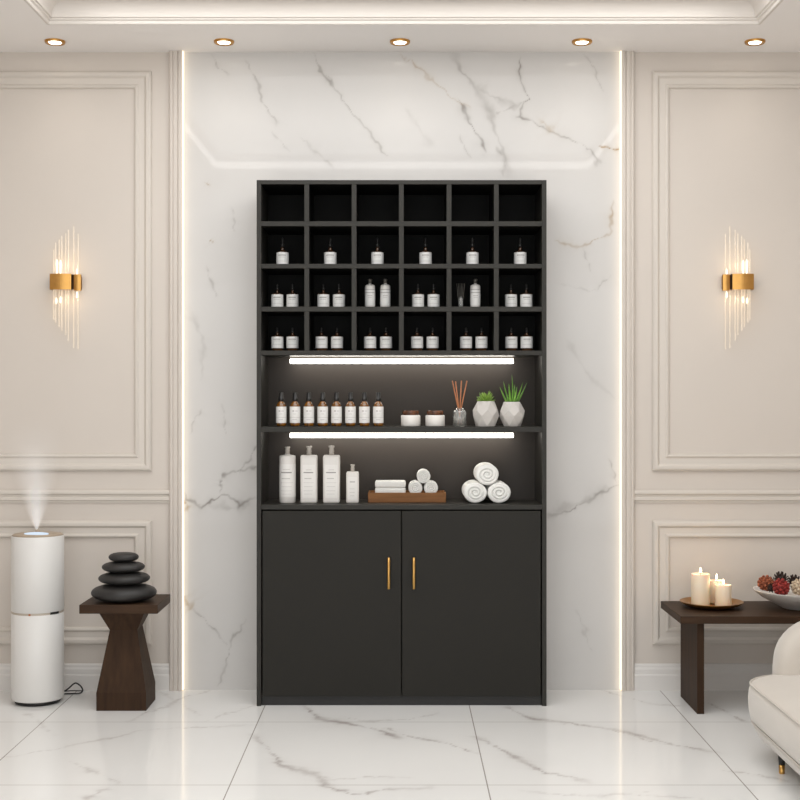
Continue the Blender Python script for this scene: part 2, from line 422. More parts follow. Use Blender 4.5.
# crown moulding swept round the tray
cp = [(0, 2.861), (0.010, 2.861), (0.012, 2.866), (0.012, 2.874), (0.020, 2.878), (0.020, 2.884), (0.028, 2.886), (0.028, 2.892)]
cp += [(0.028 + 0.055 * (1 - math.cos(t)), 2.892 + 0.048 * math.sin(t)) for t in [PI / 2 * i / 8 for i in range(9)]]
cp += [(0.092, 2.942), (0.092, 2.950), (0.10, 2.950), (0.10, 2.957), (0.14, 2.960), (0.14, 3.02), (0, 3.02)]
b = B()
b.rings([[(TX0 + d, TY0 + d, z), (TX1 - d, TY0 + d, z), (TX1 - d, TY1 - d, z), (TX0 + d, TY1 - d, z)] for d, z in cp], False, False, False)
struct(b.make('trim_1', pbr('crown_paint', srgb(226, 219, 212), .6, var=.02, vscale=2)))
b = B(); d = 0.142
b.rings([[(TX0 + d, TY0 + d, z), (TX1 - d, TY0 + d, z), (TX1 - d, TY1 - d, z), (TX0 + d, TY1 - d, z)] for z in (2.964, 3.016)], False, False, False)
struct(b.make('trim_2', M['cove']))

# wall mouldings
fp = [(a * 1.12, c) for a, c in [(0, 0), (0, .010), (.004, .016), (.010, .020), (.020, .020), (.026, .013), (.029, .009), (.052, .009), (.055, .013), (.060, .016), (.066, .013), (.070, 0)]]
def frame(name, x0, x1, z0, z1, prof=fp):
    b = B()
    b.rings([[(x0 + d, WALL + .004 - p, z0 + d), (x1 - d, WALL + .004 - p, z0 + d), (x1 - d, WALL + .004 - p, z1 - d), (x0 + d, WALL + .004 - p, z1 - d)] for d, p in prof], False, False, False)
    return struct(b.make(name, M['trimpaint']))
W = WALL
frame('trim_3', -RX + .16, X(151.8, W), Z(471, W), Z(71.5, W)); frame('trim_4', -RX + .16, X(152, W), Z(644.5, W), Z(520.5, W))
frame('trim_5', X(652, W), RX - .16, Z(471, W), Z(71.5, W)); frame('trim_6', X(652.3, W), RX - .16, Z(644.5, W), Z(520.5, W))
XL, XR = X(169, 5.805), X(634, 5.805)
rail = [(0, 490), (.014, 490), (.020, 491.5), (.020, 493.5), (.012, 495), (.010, 497), (.014, 498), (.014, 500), (.007, 501), (.007, 502.5), (0, 502.5)]
for nm, a, c in (('trim_7', -RX, XL), ('trim_8', XR, RX)):
    struct(B().prism([(W + .004 - d, Z(y, W)) for d, y in rail], 'x', a, c).make(nm, M['trimpaint']))
bb = [(0, 690), (.018, 690), (.018, 675), (.014, 673.5), (.014, 669), (.010, 667), (.010, 665), (.005, 663.6), (0, 663.6)]
for nm, a, c in (('baseboard_left', -RX, XL), ('baseboard_right', XR, RX)):
    struct(B().prism([(W + .004 - d, max(Z(y, W), 0.0)) for d, y in bb], 'x', a, c).make(nm, M['basepaint']))
# pilasters beside the marble
def pil(name, pa, pb, mirror):
    x0, x1 = X(pa, 5.805), X(pb, 5.805); w = x1 - x0
    q = [(0, 0), (0, .020), (.10, .026), (.24, .026), (.28, .022), (.34, .022), (.38, .027), (.62, .027), (.66, .022), (.72, .022), (.76, .030), (1, .030), (1, 0)]
    pts = [((x1 - t * w) if mirror else (x0 + t * w), W + .004 - p) for t, p in q]
    return struct(B().prism(pts, 'z', 0, CZ).make(name, M['wall']))
pil('trim_9', 169, 182, False); pil('trim_10', 621.8, 634.8, True)
# warm light strips along the marble
for nm, pa, pb, lb in (('led_strip', 182.3, 183.6, 'vertical warm light strip down the left edge of the marble'), ('led_strip', 620.0, 621.4, 'vertical warm light strip down the right edge of the marble')):
    o = B().box(X(pa, 5.815), X(pb, 5.815), WALL - .022, WALL - .001, 0.004, CZ - .002).make(nm, M['led'])
    tag(o, lb, 'light strip', 'warm light strips beside the marble')

# downlights
proto = None
dl = [(55, 'gold recessed downlight above the left wall light'), (224, 'gold recessed downlight above the left part of the marble'),
      (400, 'gold recessed downlight centred above the black cabinet'), (582, 'gold recessed downlight above the right part of the marble'),
      (755, 'gold recessed downlight above the right wall light')]
DD = (CZ - H) * F / 359.0
for px, lb in dl:
    loc = (X(px, DD), DD, CZ)
    if proto is None:
        proto = thing('recessed_downlight', lb, 'downlight', loc, 0, 'recessed ceiling downlights')
        B().lathe([(.044, 0), (.044, -.006), (.041, -.011), (.032, -.009), (.028, -.003), (.028, 0)], n=36, cap0=False, cap1=False).make('trim_ring', M['goldband'], proto)
        B().lathe([(.0275, -.004), (.026, -.0085), (.0, -.0095)], n=32, cap1=False).make('lens', M['lens'], proto)
    else:
        dup(proto, loc, None, lb)

# ================================================================== CABINET
def cx(px): return X(px, CF)
def cz(py): return Z(py, CF)
cab = thing('display_cabinet', 'tall black cabinet with cubby grid, lit shelves and two doors against the marble wall', 'cabinet', (cx(401.6), CF, 0))
ox = cx(401.6)
CB = WALL - .004 - CF       # local depth of the back
def cbox(b, pa, pb, ya, yb, pt, pbm, bev=.0012): return b.box(cx(pa) - ox, cx(pb) - ox, ya, yb, max(cz(pbm), 0), cz(pt), bev, 1)
for a, c in ((256.6, 261.2), (542.0, 546.6)):
    cbox(B(), a, c, 0, CB, 180, 710).make('side_panel', M['black'], cab)
cbox(B(), 261.2, 542, 0, CB, 180, 184.3).make('top_panel', M['black'], cab)
cbox(B(), 261.2, 542, CB - .012, CB - .001, 184.3, 353, 0).make('back_panel', pbr('charcoal_cubby_back_shade', srgb(18, 17, 15), 0.6, var=0.05, vscale=5, spec=0.15), cab)  # same board as below, darkened in colour for the shade inside the cubbies
cbox(B(), 261.2, 542, CB - .012, CB - .001, 353, 697, 0).make('back_panel', M['blackin'], cab)
for pt, pb in ((221.2, 226.2), (263.8, 268.4), (306.6, 311.6), (350.5, 355.2), (426.7, 432.2)):
    cbox(B(), 261.2, 542, .0005, CB - .012, pt, pb).make('shelf', M['black'], cab)
for a, c in ((304.4, 309.1), (351.7, 356.4), (399.0, 403.7), (446.7, 451.4), (494.0, 498.7)):
    b = B()
    for zt, zb in ((184.3, 221.2), (226.2, 263.8), (268.4, 306.6), (311.6, 350.5)):
        cbox(b, a, c, .0008, CB - .012, zt, zb, 0)
    b.make('divider', M['black'], cab)
cbox(B(), 261.2, 542, -.001, CB - .012, 504.7, 509.6).make('worktop', M['black'], cab)
cbox(B(), 261.2, 542, .024, CB - .012, 690, 697, 0).make('bottom_panel', M['blackin'], cab)
cbox(B(), 261.2, 542, .018, .034, 697, 710, 0).make('plinth', M['plinth'], cab)
for a, c, hx in ((262.4, 401.2, 388.8), (402.0, 540.8, 413.8)):
    dr = cbox(B(), a, c, .001, .020, 510.8, 696.5, .0015).make('door', M['door'], cab)
    b = B(); hx = cx(hx) - ox; z0, z1 = cz(588.4), cz(556.9)
    b.tube([(hx, -.022, z0), (hx, -.022, z0 + .001), (hx, -.022, z1 - .001), (hx, -.022, z1)], [.0045, .0062, .0062, .0045], 14)
    for zz in (z0 + .02, z1 - .02): b.tube([(hx, -.022, zz), (hx, .002, zz)], .004, 8)
    b.make('handle', M['gold'], dr)
BD = 5.735
for ztop in (355.2, 432.2):
    z = cz(ztop); x0, x1 = X(290, BD) - ox, X(513.5, BD) - ox; y = BD - CF
    lb_ = B().box(x0, x1, y - .012, y + .022, z - .009, z - .0002).make('light_bar', M['barcase'], cab)
    B().box(x0 + .001, x1 - .001, y - .012, y + .020, z - .029, z - .0092, .002, 1).make('diffuser', M['bar'], lb_)

M['cubby'] = pbr('charcoal_cubby_shade', srgb(20, 19, 17), 0.55, var=0.05, vscale=5, spec=0.15)  # darker copy of the charcoal laminate, cubby shade put into its colour
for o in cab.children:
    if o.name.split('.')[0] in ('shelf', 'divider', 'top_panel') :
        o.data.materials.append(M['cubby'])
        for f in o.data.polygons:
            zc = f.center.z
            if f.normal.y > -.5 and zc > cz(354): f.material_index = 1  # all but the front faces take the shade-darkened copy
# ------------------------------------------------------------------ dropper bottles
def dropper(name, label, r, ltop, lbot, ntop, top, loc, group, cap=M['capblack'], neckr=.0065, rb=.0048):
    t = thing(name, label, 'bottle', loc, 0, group)
    B().lathe([(r * .90, 0), (r * .97, .003), (r * .97, ltop - .001), (r * .9, ltop + .003), (neckr * 1.5, ltop + (ntop - ltop) * .3), (neckr * 1.05, ltop + (ntop - ltop) * .55), (neckr * 1.1, ltop + (ntop - ltop) * .75), (neckr * .9, ntop)], n=24).make('bottle_body', M['darkamber'], t)
    b = B(); b.lathe([(r, lbot), (r, ltop - .0015), (r * .985, ltop)], n=32, cap0=False, cap1=False)
    b.mi = 1; hh = ltop - lbot
    b.arc_strip(r + .0003, -.62, .62, lbot + hh * .74, lbot + hh * .80)
    b.mi = 2
    b.arc_strip(r + .0003, -.5, .5, lbot + hh * .60, lbot + hh * .64)
    b.arc_strip(r + .0003, -.9, .9, lbot + hh * .30, lbot + hh * .325)
    b.make('label', [M['label'], M['ink'], M['inklight']], t, recalc=False)
    hN = top - ntop
    B().lathe([(neckr * 1.15, ntop), (neckr * 1.15, ntop + hN * .35), (rb, ntop + hN * .42), (rb * 1.05, ntop + hN * .8), (rb * .7, ntop + hN * .97), (rb * .3, top)], n=16).make('dropper', cap, t)
    return t

BDp = 5.63
cols = ['leftmost', 'second', 'third', 'fourth', 'fifth', 'rightmost']
p = None
for i, px in enumerate((282.5, 330.3, 377.4, 425.5, 472.4, 520.2)):
    loc = (X(px, BDp), BDp, cz(263.8) + .0005); lb = f'white-labelled dropper bottle alone in the {cols[i]} cubby of the second cubby row'
    if p is None: p = dropper('dropper_bottle', lb, .0270, .0590, .003, .082, .1246, loc, 'single dropper bottles in the second cubby row')
    else: dup(p, loc, None, lb)
p = None
for i, px in ((0, (277.3, 292.5)), (1, (323.3, 339.0)), (3, (418.0, 433.6)), (5, (511.0, 526.3))):
    for k in (0, 1):
        loc = (X(px[k], BDp), BDp, cz(306.6) + .0005); lb = f"white-labelled dropper bottle, {('left', 'right')[k]} of the pair in the {cols[i]} cubby of the third row"
        if p is None: p = dropper('dropper_bottle', lb, .0262, .0590, .002, .079, .106, loc, 'paired dropper bottles in the third cubby row', neckr=.0052, rb=.0040)
        else: dup(p, loc, None, lb)
p = None
for i, px in enumerate(((277.3, 292.5), (321.5, 337.1), (370.1, 386.0), (417.0, 432.6), (466.0, 481.5), (511.3, 526.6))):
    for k in (0, 1):
        loc = (X(px[k], BDp), BDp, cz(350.5) + .0005); lb = f"white-labelled dropper bottle, {('left', 'right')[k]} of the pair in the {cols[i]} cubby of the bottom row"
        if p is None: p = dropper('dropper_bottle', lb, .0262, .0630, .0135, .081, .1030, loc, 'paired dropper bottles in the bottom cubby row', neckr=.0055, rb=.0042)
        else: dup(p, loc, None, lb)
# white lotion bottles in the third row
p = None
for px, lb in ((370.0, 'white lotion bottle with dark cap, left of the pair in the third-row middle cubby'),
               (385.3, 'white lotion bottle with dark cap, right of the pair in the third-row middle cubby'),
               (475.3, 'white lotion bottle with dark cap beside the clear reed diffuser in a cubby')):
    loc = (X(px, BDp), BDp, cz(306.6) + .0005)
    if p is None:
        p = thing('lotion_bottle', lb, 'bottle', loc, 0, 'white lotion bottles in the third cubby row')
        r = .0220
        B().lathe([(r * .93, 0), (r, .003), (r, .092), (r * .93, .0985), (r * .55, .103), (.0065, .104), (.0065, .108)], n=28).make('bottle_body', M['bottlewhite'], p)
        b = B(); b.lathe([(r + .0004, .012), (r + .0004, .082)], n=32, cap0=False, cap1=False); b.mi = 1
        for z, a in ((.0655, 1.2), (.079, 1.2)): b.arc_strip(r + .0008, -a, a, z, z + .0022)
        b.mi = 2; b.arc_strip(r + .0008, -.5, .5, .052, .055); b.arc_strip(r + .0008, -.4, .4, .045, .047)
        b.make('label', [M['label'], M['ink'], M['inklight']], p, recalc=False)
        B().lathe([(.0078, .1075), (.0078, .117), (.0095, .119), (.0095, .125), (.006, .1275)], n=18).make('cap', M['capgrey'], p)
    else: dup(p, loc, None, lb)


def reed_diffuser(name, label, loc, r, h, nr, reeds, rr, matreed, body, liquid):
    t = thing(name, label, 'reed diffuser', loc)
    bt = B().lathe([(r * .9, 0), (r, .004), (r, h * .78), (r * .88, h * .87), (nr, h * .9), (nr, h), (nr * .8, h), (nr * .8, h * .89), (r * .82, h * .84), (r * .93, h * .76), (r * .93, .005), (0, .004)], n=28, cap1=False).make('glass_bottle', body, t)
    if liquid: B().lathe([(r * .9, .006), (r * .92, h * .5), (0, h * .5)], n=24, cap1=False).make('oil', liquid, bt)
    for (x0, y0, x1, y1, z1) in reeds:
        B().tube([(x0, y0, .008), (x1, y1, z1)], rr, 8).make('reed', matreed, t)
    return t
reed_diffuser('reed_diffuser', 'small clear reed diffuser with pale reeds beside a white lotion bottle in a cubby', (X(460.7, BDp), BDp, cz(306.6) + .0005), .0105, .05, .005,
              [(.002 * s, .001 * s, .0085 * s / 2, .004 * ((s * 7) % 3 - 1), .108) for s in (-4, -2.4, -.8, .8, 2.4, 4)], .0009, M['palereed'], glass('thin_clear_glass', (.9, .9, .88, 1), .05, .75), None)

# ------------------------------------------------------------------ upper lit shelf
SZ = cz(426.7) + .0005
AD = 5.60
p = None
ords = ['first', 'second', 'third', 'fourth', 'fifth', 'sixth', 'seventh', 'eighth']
for i, px in enumerate((281.2, 295.0, 308.8, 322.7, 336.5, 350.5, 364.4, 378.3)):
    loc = (X(px, AD), AD, SZ); lb = f'amber bottle with white label and black cap, {ords[i]} from left in the row of eight'
    if p is None:
        p = thing('amber_bottle', lb, 'bottle', loc, 0, 'row of amber bottles on the upper lit shelf')
        r = .0222
        B().lathe([(r * .8, 0), (r * .97, .004), (r, .010), (r, .083), (r * .95, .091), (r * .75, .099), (.0105, .105), (.0098, .110)], n=28).make('bottle_body', M['amber'], p)
        b = B(); b.lathe([(r + .0006, .0143), (r + .0006, .0845)], n=32, cap0=False, cap1=False)
        b.mi = 1; q = r + .001
        b.arc_strip(q, -.42, -.08, .062, .069); b.arc_strip(q, .1, .6, .064, .067); b.arc_strip(q, -.3, .3, .052, .054)
        b.arc_strip(q, -1.3, 1.3, .0375, .0390)
        b.arc_strip(q, -.4, .4, .028, .030)
        b.make('label', [M['label'], M['inklight']], p, recalc=False)
        B().lathe([(.0118, .108), (.0118, .121), (.0102, .1225), (.0102, .141), (.0088, .1457)], n=20).make('cap', M['capblack'], p)
    else: dup(p, loc, None, lb)

# cosmetic jars
p = None
for px, lb in ((410.7, 'low white jar with dark wooden lid, nearer the amber bottles'), (435.1, 'low white jar with dark wooden lid, nearer the reed diffuser')):
    JD = 5.585; loc = (X(px, JD), JD, SZ)
    if p is None:
        p = thing('cosmetic_jar', lb, 'jar', loc, 0, 'low white jars with wooden lids')
        r = .0418
        B().lathe([(r * .95, 0), (r, .003), (r, .044), (r * .96, .0475), (r * .86, .0478)], n=40).make('jar_body', M['bottlewhite'], p)
        B().lathe([(r * .87, .0475), (r * .87, .064), (r * .83, .068)], n=36).make('lid', M['lidwood'], p)
    else: dup(p, loc, None, lb)

DFD = 5.585
reed_diffuser('reed_diffuser', 'clear glass reed diffuser with four brown reeds beside the potted succulent', (X(459.6, DFD), DFD, SZ), .0300, .079, .018,
              [(.008, .0, X(452.4, DFD) - X(459.6, DFD), .006, .196), (.004, -.004, X(455.4, DFD) - X(459.6, DFD), -.008, .193), (-.002, .003, X(461.4, DFD) - X(459.6, DFD), -.006, .196), (-.008, 0, X(467, DFD) - X(459.6, DFD), .004, .196)],
              .0026, M['reed'], M['jarglass'], M['oil'])

def faceted_pot(t, rmax, rb, rt, h, n, rot):
    b = B()
    def ring(r, z, k): return [(r * math.cos(rot + 2 * PI * (i + k) / n), r * math.sin(rot + 2 * PI * (i + k) / n), z) for i in range(n)]
    R = [ring(rb, 0, 0), ring(rmax, h * .42, .5), ring(rmax * .97, h * .64, 1.0), ring(rt, h, .5 + 1.0)]
    L = [[b.bm.verts.new(p) for p in r] for r in R]
    for a, c in zip(L, L[1:]):
        for i in range(n):
            j = (i + 1) % n
            b._f([a[i], a[j], c[i]]); b._f([a[j], c[j], c[i]])
    b._f(list(reversed(L[0])))
    inner = [b.bm.verts.new((v.co.x * .9, v.co.y * .9, v.co.z)) for v in L[-1]]
    low = [b.bm.verts.new((v.co.x * .85, v.co.y * .85, v.co.z - .008)) for v in L[-1]]
    for i in range(n):
        j = (i + 1) % n
        b._f([L[-1][i], L[-1][j], inner[j], inner[i]]); b._f([inner[i], inner[j], low[j], low[i]])
    b._f(low)
    pot = b.make('pot', M['pot'], t)
    B().lathe([(rt * .80, h - .0078), (rt * .80, h - .004), (0, h - .003)], n=16, cap0=True, cap1=False).make('soil', M['soil'], pot)
def leaf_shape(b, base, d, L, w, th, curve=0.0, n=7):
    d = Vector(d).normalized(); side = d.cross(Vector((0, 0, 1)))
    side = side.normalized() if side.length > 1e-3 else Vector((1, 0, 0))
    nrm = side.cross(d)
    rings = []
    for i in range(n):
        t = i / (n - 1); ww = w * (math.sin(PI * min(1, .12 + .88 * t) ** .8) if curve == 0 else (1 - t) ** .75) + .0002
        c = Vector(base) + d * (L * t) + nrm * (curve * t * t)
        rings.append([c + side * ww, c - nrm * th * (ww / w), c - side * ww, c + nrm * th * .4 * (ww / w)])
    b.rings(rings)
PD = 5.578
t = thing('potted_succulent', 'faceted grey pot with a short rosette succulent beside the reed diffuser', 'potted plant', (X(485.7, PD), PD, SZ))
faceted_pot(t, .0575, .043, .037, .108, 7, .3)
b = B()
for ringi, (cnt, el, L, w) in enumerate(((13, .30, .038, .008), (12, .65, .044, .008), (9, 1.0, .048, .0075), (5, 1.35, .048, .0065))):
    for i in range(cnt):
        a = 2 * PI * (i + .5 * ringi) / cnt + random.uniform(-.1, .1); e = el + random.uniform(-.1, .1)
        leaf_shape(b, (.006 * math.cos(a), .006 * math.sin(a), .104), (math.cos(a) * math.cos(e), math.sin(a) * math.cos(e), math.sin(e)), L * random.uniform(.9, 1.1), w, .004)
b.make('foliage', M['leaf'], t)
t = thing('potted_aloe', 'faceted grey pot with tall spiky green aloe at the right end of the shelf', 'potted plant', (X(512.1, PD), PD, SZ))
faceted_pot(t, .0555, .037, .036, .105, 7, .75)
b = B()
for (dx, dy, L, w) in ((.03, .0, .124, .0105), (-.34, .1, .100, .0095), (-.60, -.1, .080, .0090), (.42, -.15, .097, .0095), (.60, .1, .102, .0090), (-.12, .3, .090, .0085), (.15, .3, .085, .0085), (-.2, -.25, .07, .0085), (.22, -.3, .075, .0085)):
    leaf_shape(b, (dx * .03, dy * .03, .099), (dx, dy, 1), L, w, .0075, curve=.006)
b.make('foliage', M['blade'], t)

# ------------------------------------------------------------------ worktop items
WZ = cz(504.7) + .0005
WD = 5.63
def pump(t, base, top, r1, r2):
    B().lathe([(r1, base), (r1 * .85, base + (top - base) * .3), (r1, base + (top - base) * .36), (r1 * .8, base + (top - base) * .75), (r2, base + (top - base) * .84), (r2, top - .002), (r2 * .9, top)], n=20).make('cap', M['capclear'], t)
def print_lines(b, q, zs, arc):
    for z, a0, a1, th, mi in zs:
        b.mi = mi
        if arc: b.arc_strip(q, a0, a1, z, z + th)
        else: b.box(a0, a1, q - .0003, q, z, z + th)
# round bottle
t = thing('lotion_bottle', 'tall round white lotion bottle, leftmost on the worktop', 'bottle', (X(287.5, WD), WD, WZ))
r = .0352
B().lathe([(r * .94, 0), (r, .004), (r, .197), (r * .97, .203), (r * .4, .207), (.011, .208), (.011, .212)], n=36).make('bottle_body', M['bottlewhite'], t)
b = B(); b.lathe([(r + .0005, .026), (r + .0005, .168)], n=40, cap0=False, cap1=False)
print_lines(b, r + .0009, [(.129, -.75, .6, .005, 1), (.144, -.5, .4, .002, 2), (.104, -.7, .4, .0035, 2), (.087, -.8, .8, .0012, 2), (.070, -.7, .6, .0015, 2), (.052, -.8, .7, .0015, 2), (.038, -.7, .5, .0015, 2)], True)
b.make('label', [M['biglabel'], M['ink'], M['inklight']], t, recalc=False); pump(t, .211, .2425, .0115, .0120)
def square_bottle(label, px, w, d, h, top, zs, lab):
    t = thing('lotion_bottle', label, 'bottle', (X(px, WD), WD, WZ))
    b = B(); loops = []
    for s, z in ((.9, 0), (.98, .003), (1, .008), (1, h - .012), (.97, h - .005), (.88, h - .001), (.35, h)):
        rr = min(w, d) * .16 * s
        loops.append([(x, y, z) for x, y in rrect(-w / 2 * s, w / 2 * s, -d / 2 * s, d / 2 * s, rr)])
    b.rings(loops); b.make('bottle_body', M['bottlewhite'], t)
    b = B(); b.box(-w * .36, w * .36, -d / 2 - .0006, -d / 2, lab[0], lab[1]); print_lines(b, -d / 2 - .0006, zs, False)
    b.make('label', [M['biglabel'], M['ink'], M['inklight']], t); pump(t, h - .001, top, .0118 * min(1, w / .07), .0135 * min(1, w / .07))
    return t
zz = [(.129, -.022, .020, .0045, 1), (.142, -.012, .012, .002, 2), (.104, -.018, .012, .0035, 2), (.087, -.022, .022, .0012, 2), (.070, -.020, .017, .0015, 2), (.052, -.022, .018, .0015, 2), (.038, -.020, .015, .0015, 2)]
square_bottle('tall square white lotion bottle between the round bottle and another square one', 309.1, .0725, .055, .206, .2450, zz, (.022, .165))
square_bottle('tall square white lotion bottle beside the small short bottle', 331.6, .0725, .055, .206, .2465, zz, (.022, .165))
square_bottle('small short white bottle left of the wooden tray', 352.6, .0545, .045, .1345, .1655, [(.088, -.011, .011, .006, 2), (.060, -.012, .010, .0015, 2), (.045, -.012, .010, .0015, 2), (.030, -.01, .008, .0015, 2)], (.014, .112))

# tray with towels
TD = 5.622
t = thing('wooden_tray', 'brown wooden tray on the worktop holding small rolled towels', 'tray', (X(407, TD), TD, WZ))
tw = (X(446, TD) - X(368, TD)) / 2; td = .155; th = Z(492.8, TD) - WZ; fl = .030
b = B(); b.box(-tw, tw, 0, .009, 0, th, .0015, 1); b.box(-tw, tw, td - .009, td, 0, th, .0015, 1)
b.box(-tw, -tw + .009, .009, td - .009, 0, th, .0015, 1); b.box(tw - .009, tw, .009, td - .009, 0, th, .0015, 1)
b.box(-tw + .009, tw - .009, .009, td - .009, .002, fl)
b.make('tray_body', M['traywood'], t)
tz = WZ + fl

def towel_roll(name, label, loc, R, L, pitch, ang, group, squash=1.0):
    """solid roll whose two end faces carry a spiral groove between the layers"""
    b = B(); NR, NA = 40, 72; rs = random.Random(int(ang * 100) + int(R * 1e4))
    k1, k2 = rs.random() * 6, rs.random() * 6
    def depth(r, a):
        s_ = (r / pitch - a / (2 * PI) + ang) % 1.0
        d = math.exp(-((min(s_, 1 - s_)) / .11) ** 2)
        w = min(1, max(0, (r / R - .06) / .10)) * min(1, max(0, (.80 - r / R) / .10))
        puff = .0018 * math.sin(PI * s_)
        edge = max(0, (r / R - .84) / .16)
        return .16 * R * d * w * (1.25 - .5 * r / R) - puff * w + .0018 + .17 * R * (1 - math.sqrt(max(0, 1 - edge * edge)))
    def wob(a): return 1 + .010 * math.sin(2 * a + k1) + .008 * math.sin(3 * a + k2)
    def ring(r, y0, sg):
        out = []
        for i in range(NA):
            a = 2 * PI * i / NA
            out.append((r * wob(a) * math.cos(a), y0 + sg * depth(r, a) if sg else y0, r * wob(a) * math.sin(a) * squash))
        return out
    rad = [R * max(.012, i / NR) for i in range(NR + 1)]
    rings = [ring(r, 0, 1) for r in rad] + [ring(R, L * t, 0) for t in (.25, .5, .75)] + [ring(r, L, -1) for r in reversed(rad)]
    b.rings(rings)
    o = b.make(name, M['towel'], None, (loc[0], loc[1], loc[2] + .02 * R * squash))
    return tag(o, label, 'towel', group)
g = 'small rolled white towels on the tray'
R = .0302; yd = 5.645
lx, rx_, txx = X(415.4, yd), X(431.0, yd), X(423.6, yd)
gap = (rx_ - lx) / 2 * 1.0
towel_roll('rolled_towel', 'small rolled white towel on the tray, lower left of the three', (lx, yd, tz + R), R, .10, .0090, 2.0, g)
towel_roll('rolled_towel', 'small rolled white towel on the tray, lower right of the three', (rx_, yd, tz + R), R, .10, .0090, 0.8, g)
towel_roll('rolled_towel', 'small rolled white towel on the tray, topmost of the three', (txx, yd + .004, tz + R + math.sqrt(max((2 * R) ** 2 - gap ** 2, 0)) + .0010), R * .98, .095, .0090, 1.2, g)
# folded towel
b = B(); fw = X(405.7, 5.66) - X(375, 5.66)
hh = Z(481.2, 5.66) - tz
for z0, z1, ins in ((0, hh * .52, 0), (hh * .52, hh, .0)):
    b.box(-fw / 2 + ins, fw / 2 - ins, 0, .10, z0, z1, min(.014, (z1 - z0) * .36), 4)
for f in b.bm.faces: f.smooth = True
tag(b.make('folded_towel', M['towel'], None, (X(390.3, 5.66), 5.655, tz + .0003)), 'folded white towel lying on the left half of the wooden tray', 'towel')
# large rolled towels
g = 'large rolled white towels stacked on the worktop'
R = .0497; LD = 5.575; SQ = .90
x1, x2, x3 = X(475.3, LD), X(499.3, LD), X(487.3, LD)
gap = (x2 - x1) / 2
dz = 2 * R * SQ * math.sqrt(1 - (gap / (2 * R)) ** 2)
towel_roll('rolled_towel', 'large rolled white towel, bottom left of the stack on the worktop', (x1, LD, WZ + R * SQ + .0003), R, .20, .0150, 2.6, g, SQ)
towel_roll('rolled_towel', 'large rolled white towel, bottom right of the stack on the worktop', (x2, LD, WZ + R * SQ + .0003), R, .20, .0150, 0.6, g, SQ)
towel_roll('rolled_towel', 'large rolled white towel on top of the two lower rolls', (x3, LD - .004, WZ + R * SQ + dz + .0018), R, .20, .0150, 1.5, g, SQ)

# ================================================================== SCONCES
rods = [(53.4, 249, 320), (56.3, 243, 323), (58.9, 239, 327), (62.4, 236, 331), (65.4, 233, 335), (69.0, 230, 341), (73.4, 226, 348), (77.9, 234, 349)]
SD = WALL - .045
def sconce(label, pxc, sgn):
    zc = Z(282.3, SD); t = thing('wall_sconce', label, 'wall light', (X(pxc, SD), SD, zc), 0, 'gold and glass rod wall lights')
    k = SD / F
    zt, zb = .036, -.034
    def arcband(x0, x1, ydep, bow, n=10):
        out = []
        for i in range(n + 1):
            u = i / n; x = x0 + (x1 - x0) * u
            out.append((sgn * x, ydep - bow * math.sin(PI * u)))
        return out
    def band(pts, name, mat, z0, z1):
        b = B()
        b.rings([[(x, y, z0) for x, y in pts] + [(x, y + .003, z0) for x, y in reversed(pts)], [(x, y, z1) for x, y in pts] + [(x, y + .003, z1) for x, y in reversed(pts)]], True, True, False)
        return b.make(name, mat, t)
    B().box(-.060, .060, .030, .046, zb + .006, zt - .006, .003, 2).make('back_plate', M['goldband'], t)
    x0, x1, x2, x3 = (51 - 66.2) * k, (72.4 - 66.2) * k, (74.5 - 66.2) * k, (81.4 - 66.2) * k
    fr = arcband(x0, x1, -.022, .008)
    band([(sgn * x0, .032)] + fr + [(sgn * (x1), .0)], 'front_band', M['goldband'], zb, zt)
    band([(sgn * (x1 + .001), -.006), (sgn * x2, -.006)], 'band_gap', M['darkgap'], zb + .002, zt - .002)
    band([(sgn * x2, -.008)] + arcband(x2, x3, -.012, .003) + [(sgn * x3, -.002)], 'side_band', M['goldband'], zb - .004, zt - .002)
    for i, (px, yt, yb) in enumerate(rods):
        x = sgn * (px - 66.2) * k; y = -.010 if i % 2 else .006
        if i == 7: y = .004
        B().tube([(x, y, Z(yb, SD) - zc), (x, y, Z(yb, SD) - zc + .003), (x, y, Z(yt, SD) - zc - .003), (x, y, Z(yt, SD) - zc)], [.0026, .0036, .0036, .0026], 10).make('glass_rod', M['rod'], t)
    for xx, z0, z1 in ((-.046, .040, .104), (-.030, .040, .100), (.044, .036, .062), (-.048, -.094, -.066), (-.030, -.090, -.062), (.044, -.068, -.038)):
        B().lathe([(.002, z0), (.0042, z0 + .006), (.0042, z1 - .010), (.001, z1)], (sgn * xx, .017, 0), n=10).make('bulb', M['bulb'], t)
    return t
sconce('gold wall light with clear rods on the left wall above the air purifier', 66.2, 1)
sconce('gold wall light with clear rods on the right wall above the candles', 737.4, -1)

# ================================================================== LEFT GROUP
# side table
t = thing('side_table', 'dark wooden pedestal side table with square top holding stacked stones', 'table', (-1.166, 5.54, 0))
w2 = .105
def sq(w, z, d=None): return [(-w, -w, z), (w, -w, z), (w, w, z), (-w, w, z)]
zt = .4516
B().rings([sq(.104, 0), sq(.104, .075), sq(.058, .330), sq(.098, zt - .0375)], smooth=False).make('pedestal', M['walnut'], t)
B().box(-.1625, .1625, -.158, .142, zt - .037, zt, .0015, 1).make('tabletop', M['walnuth'], t)
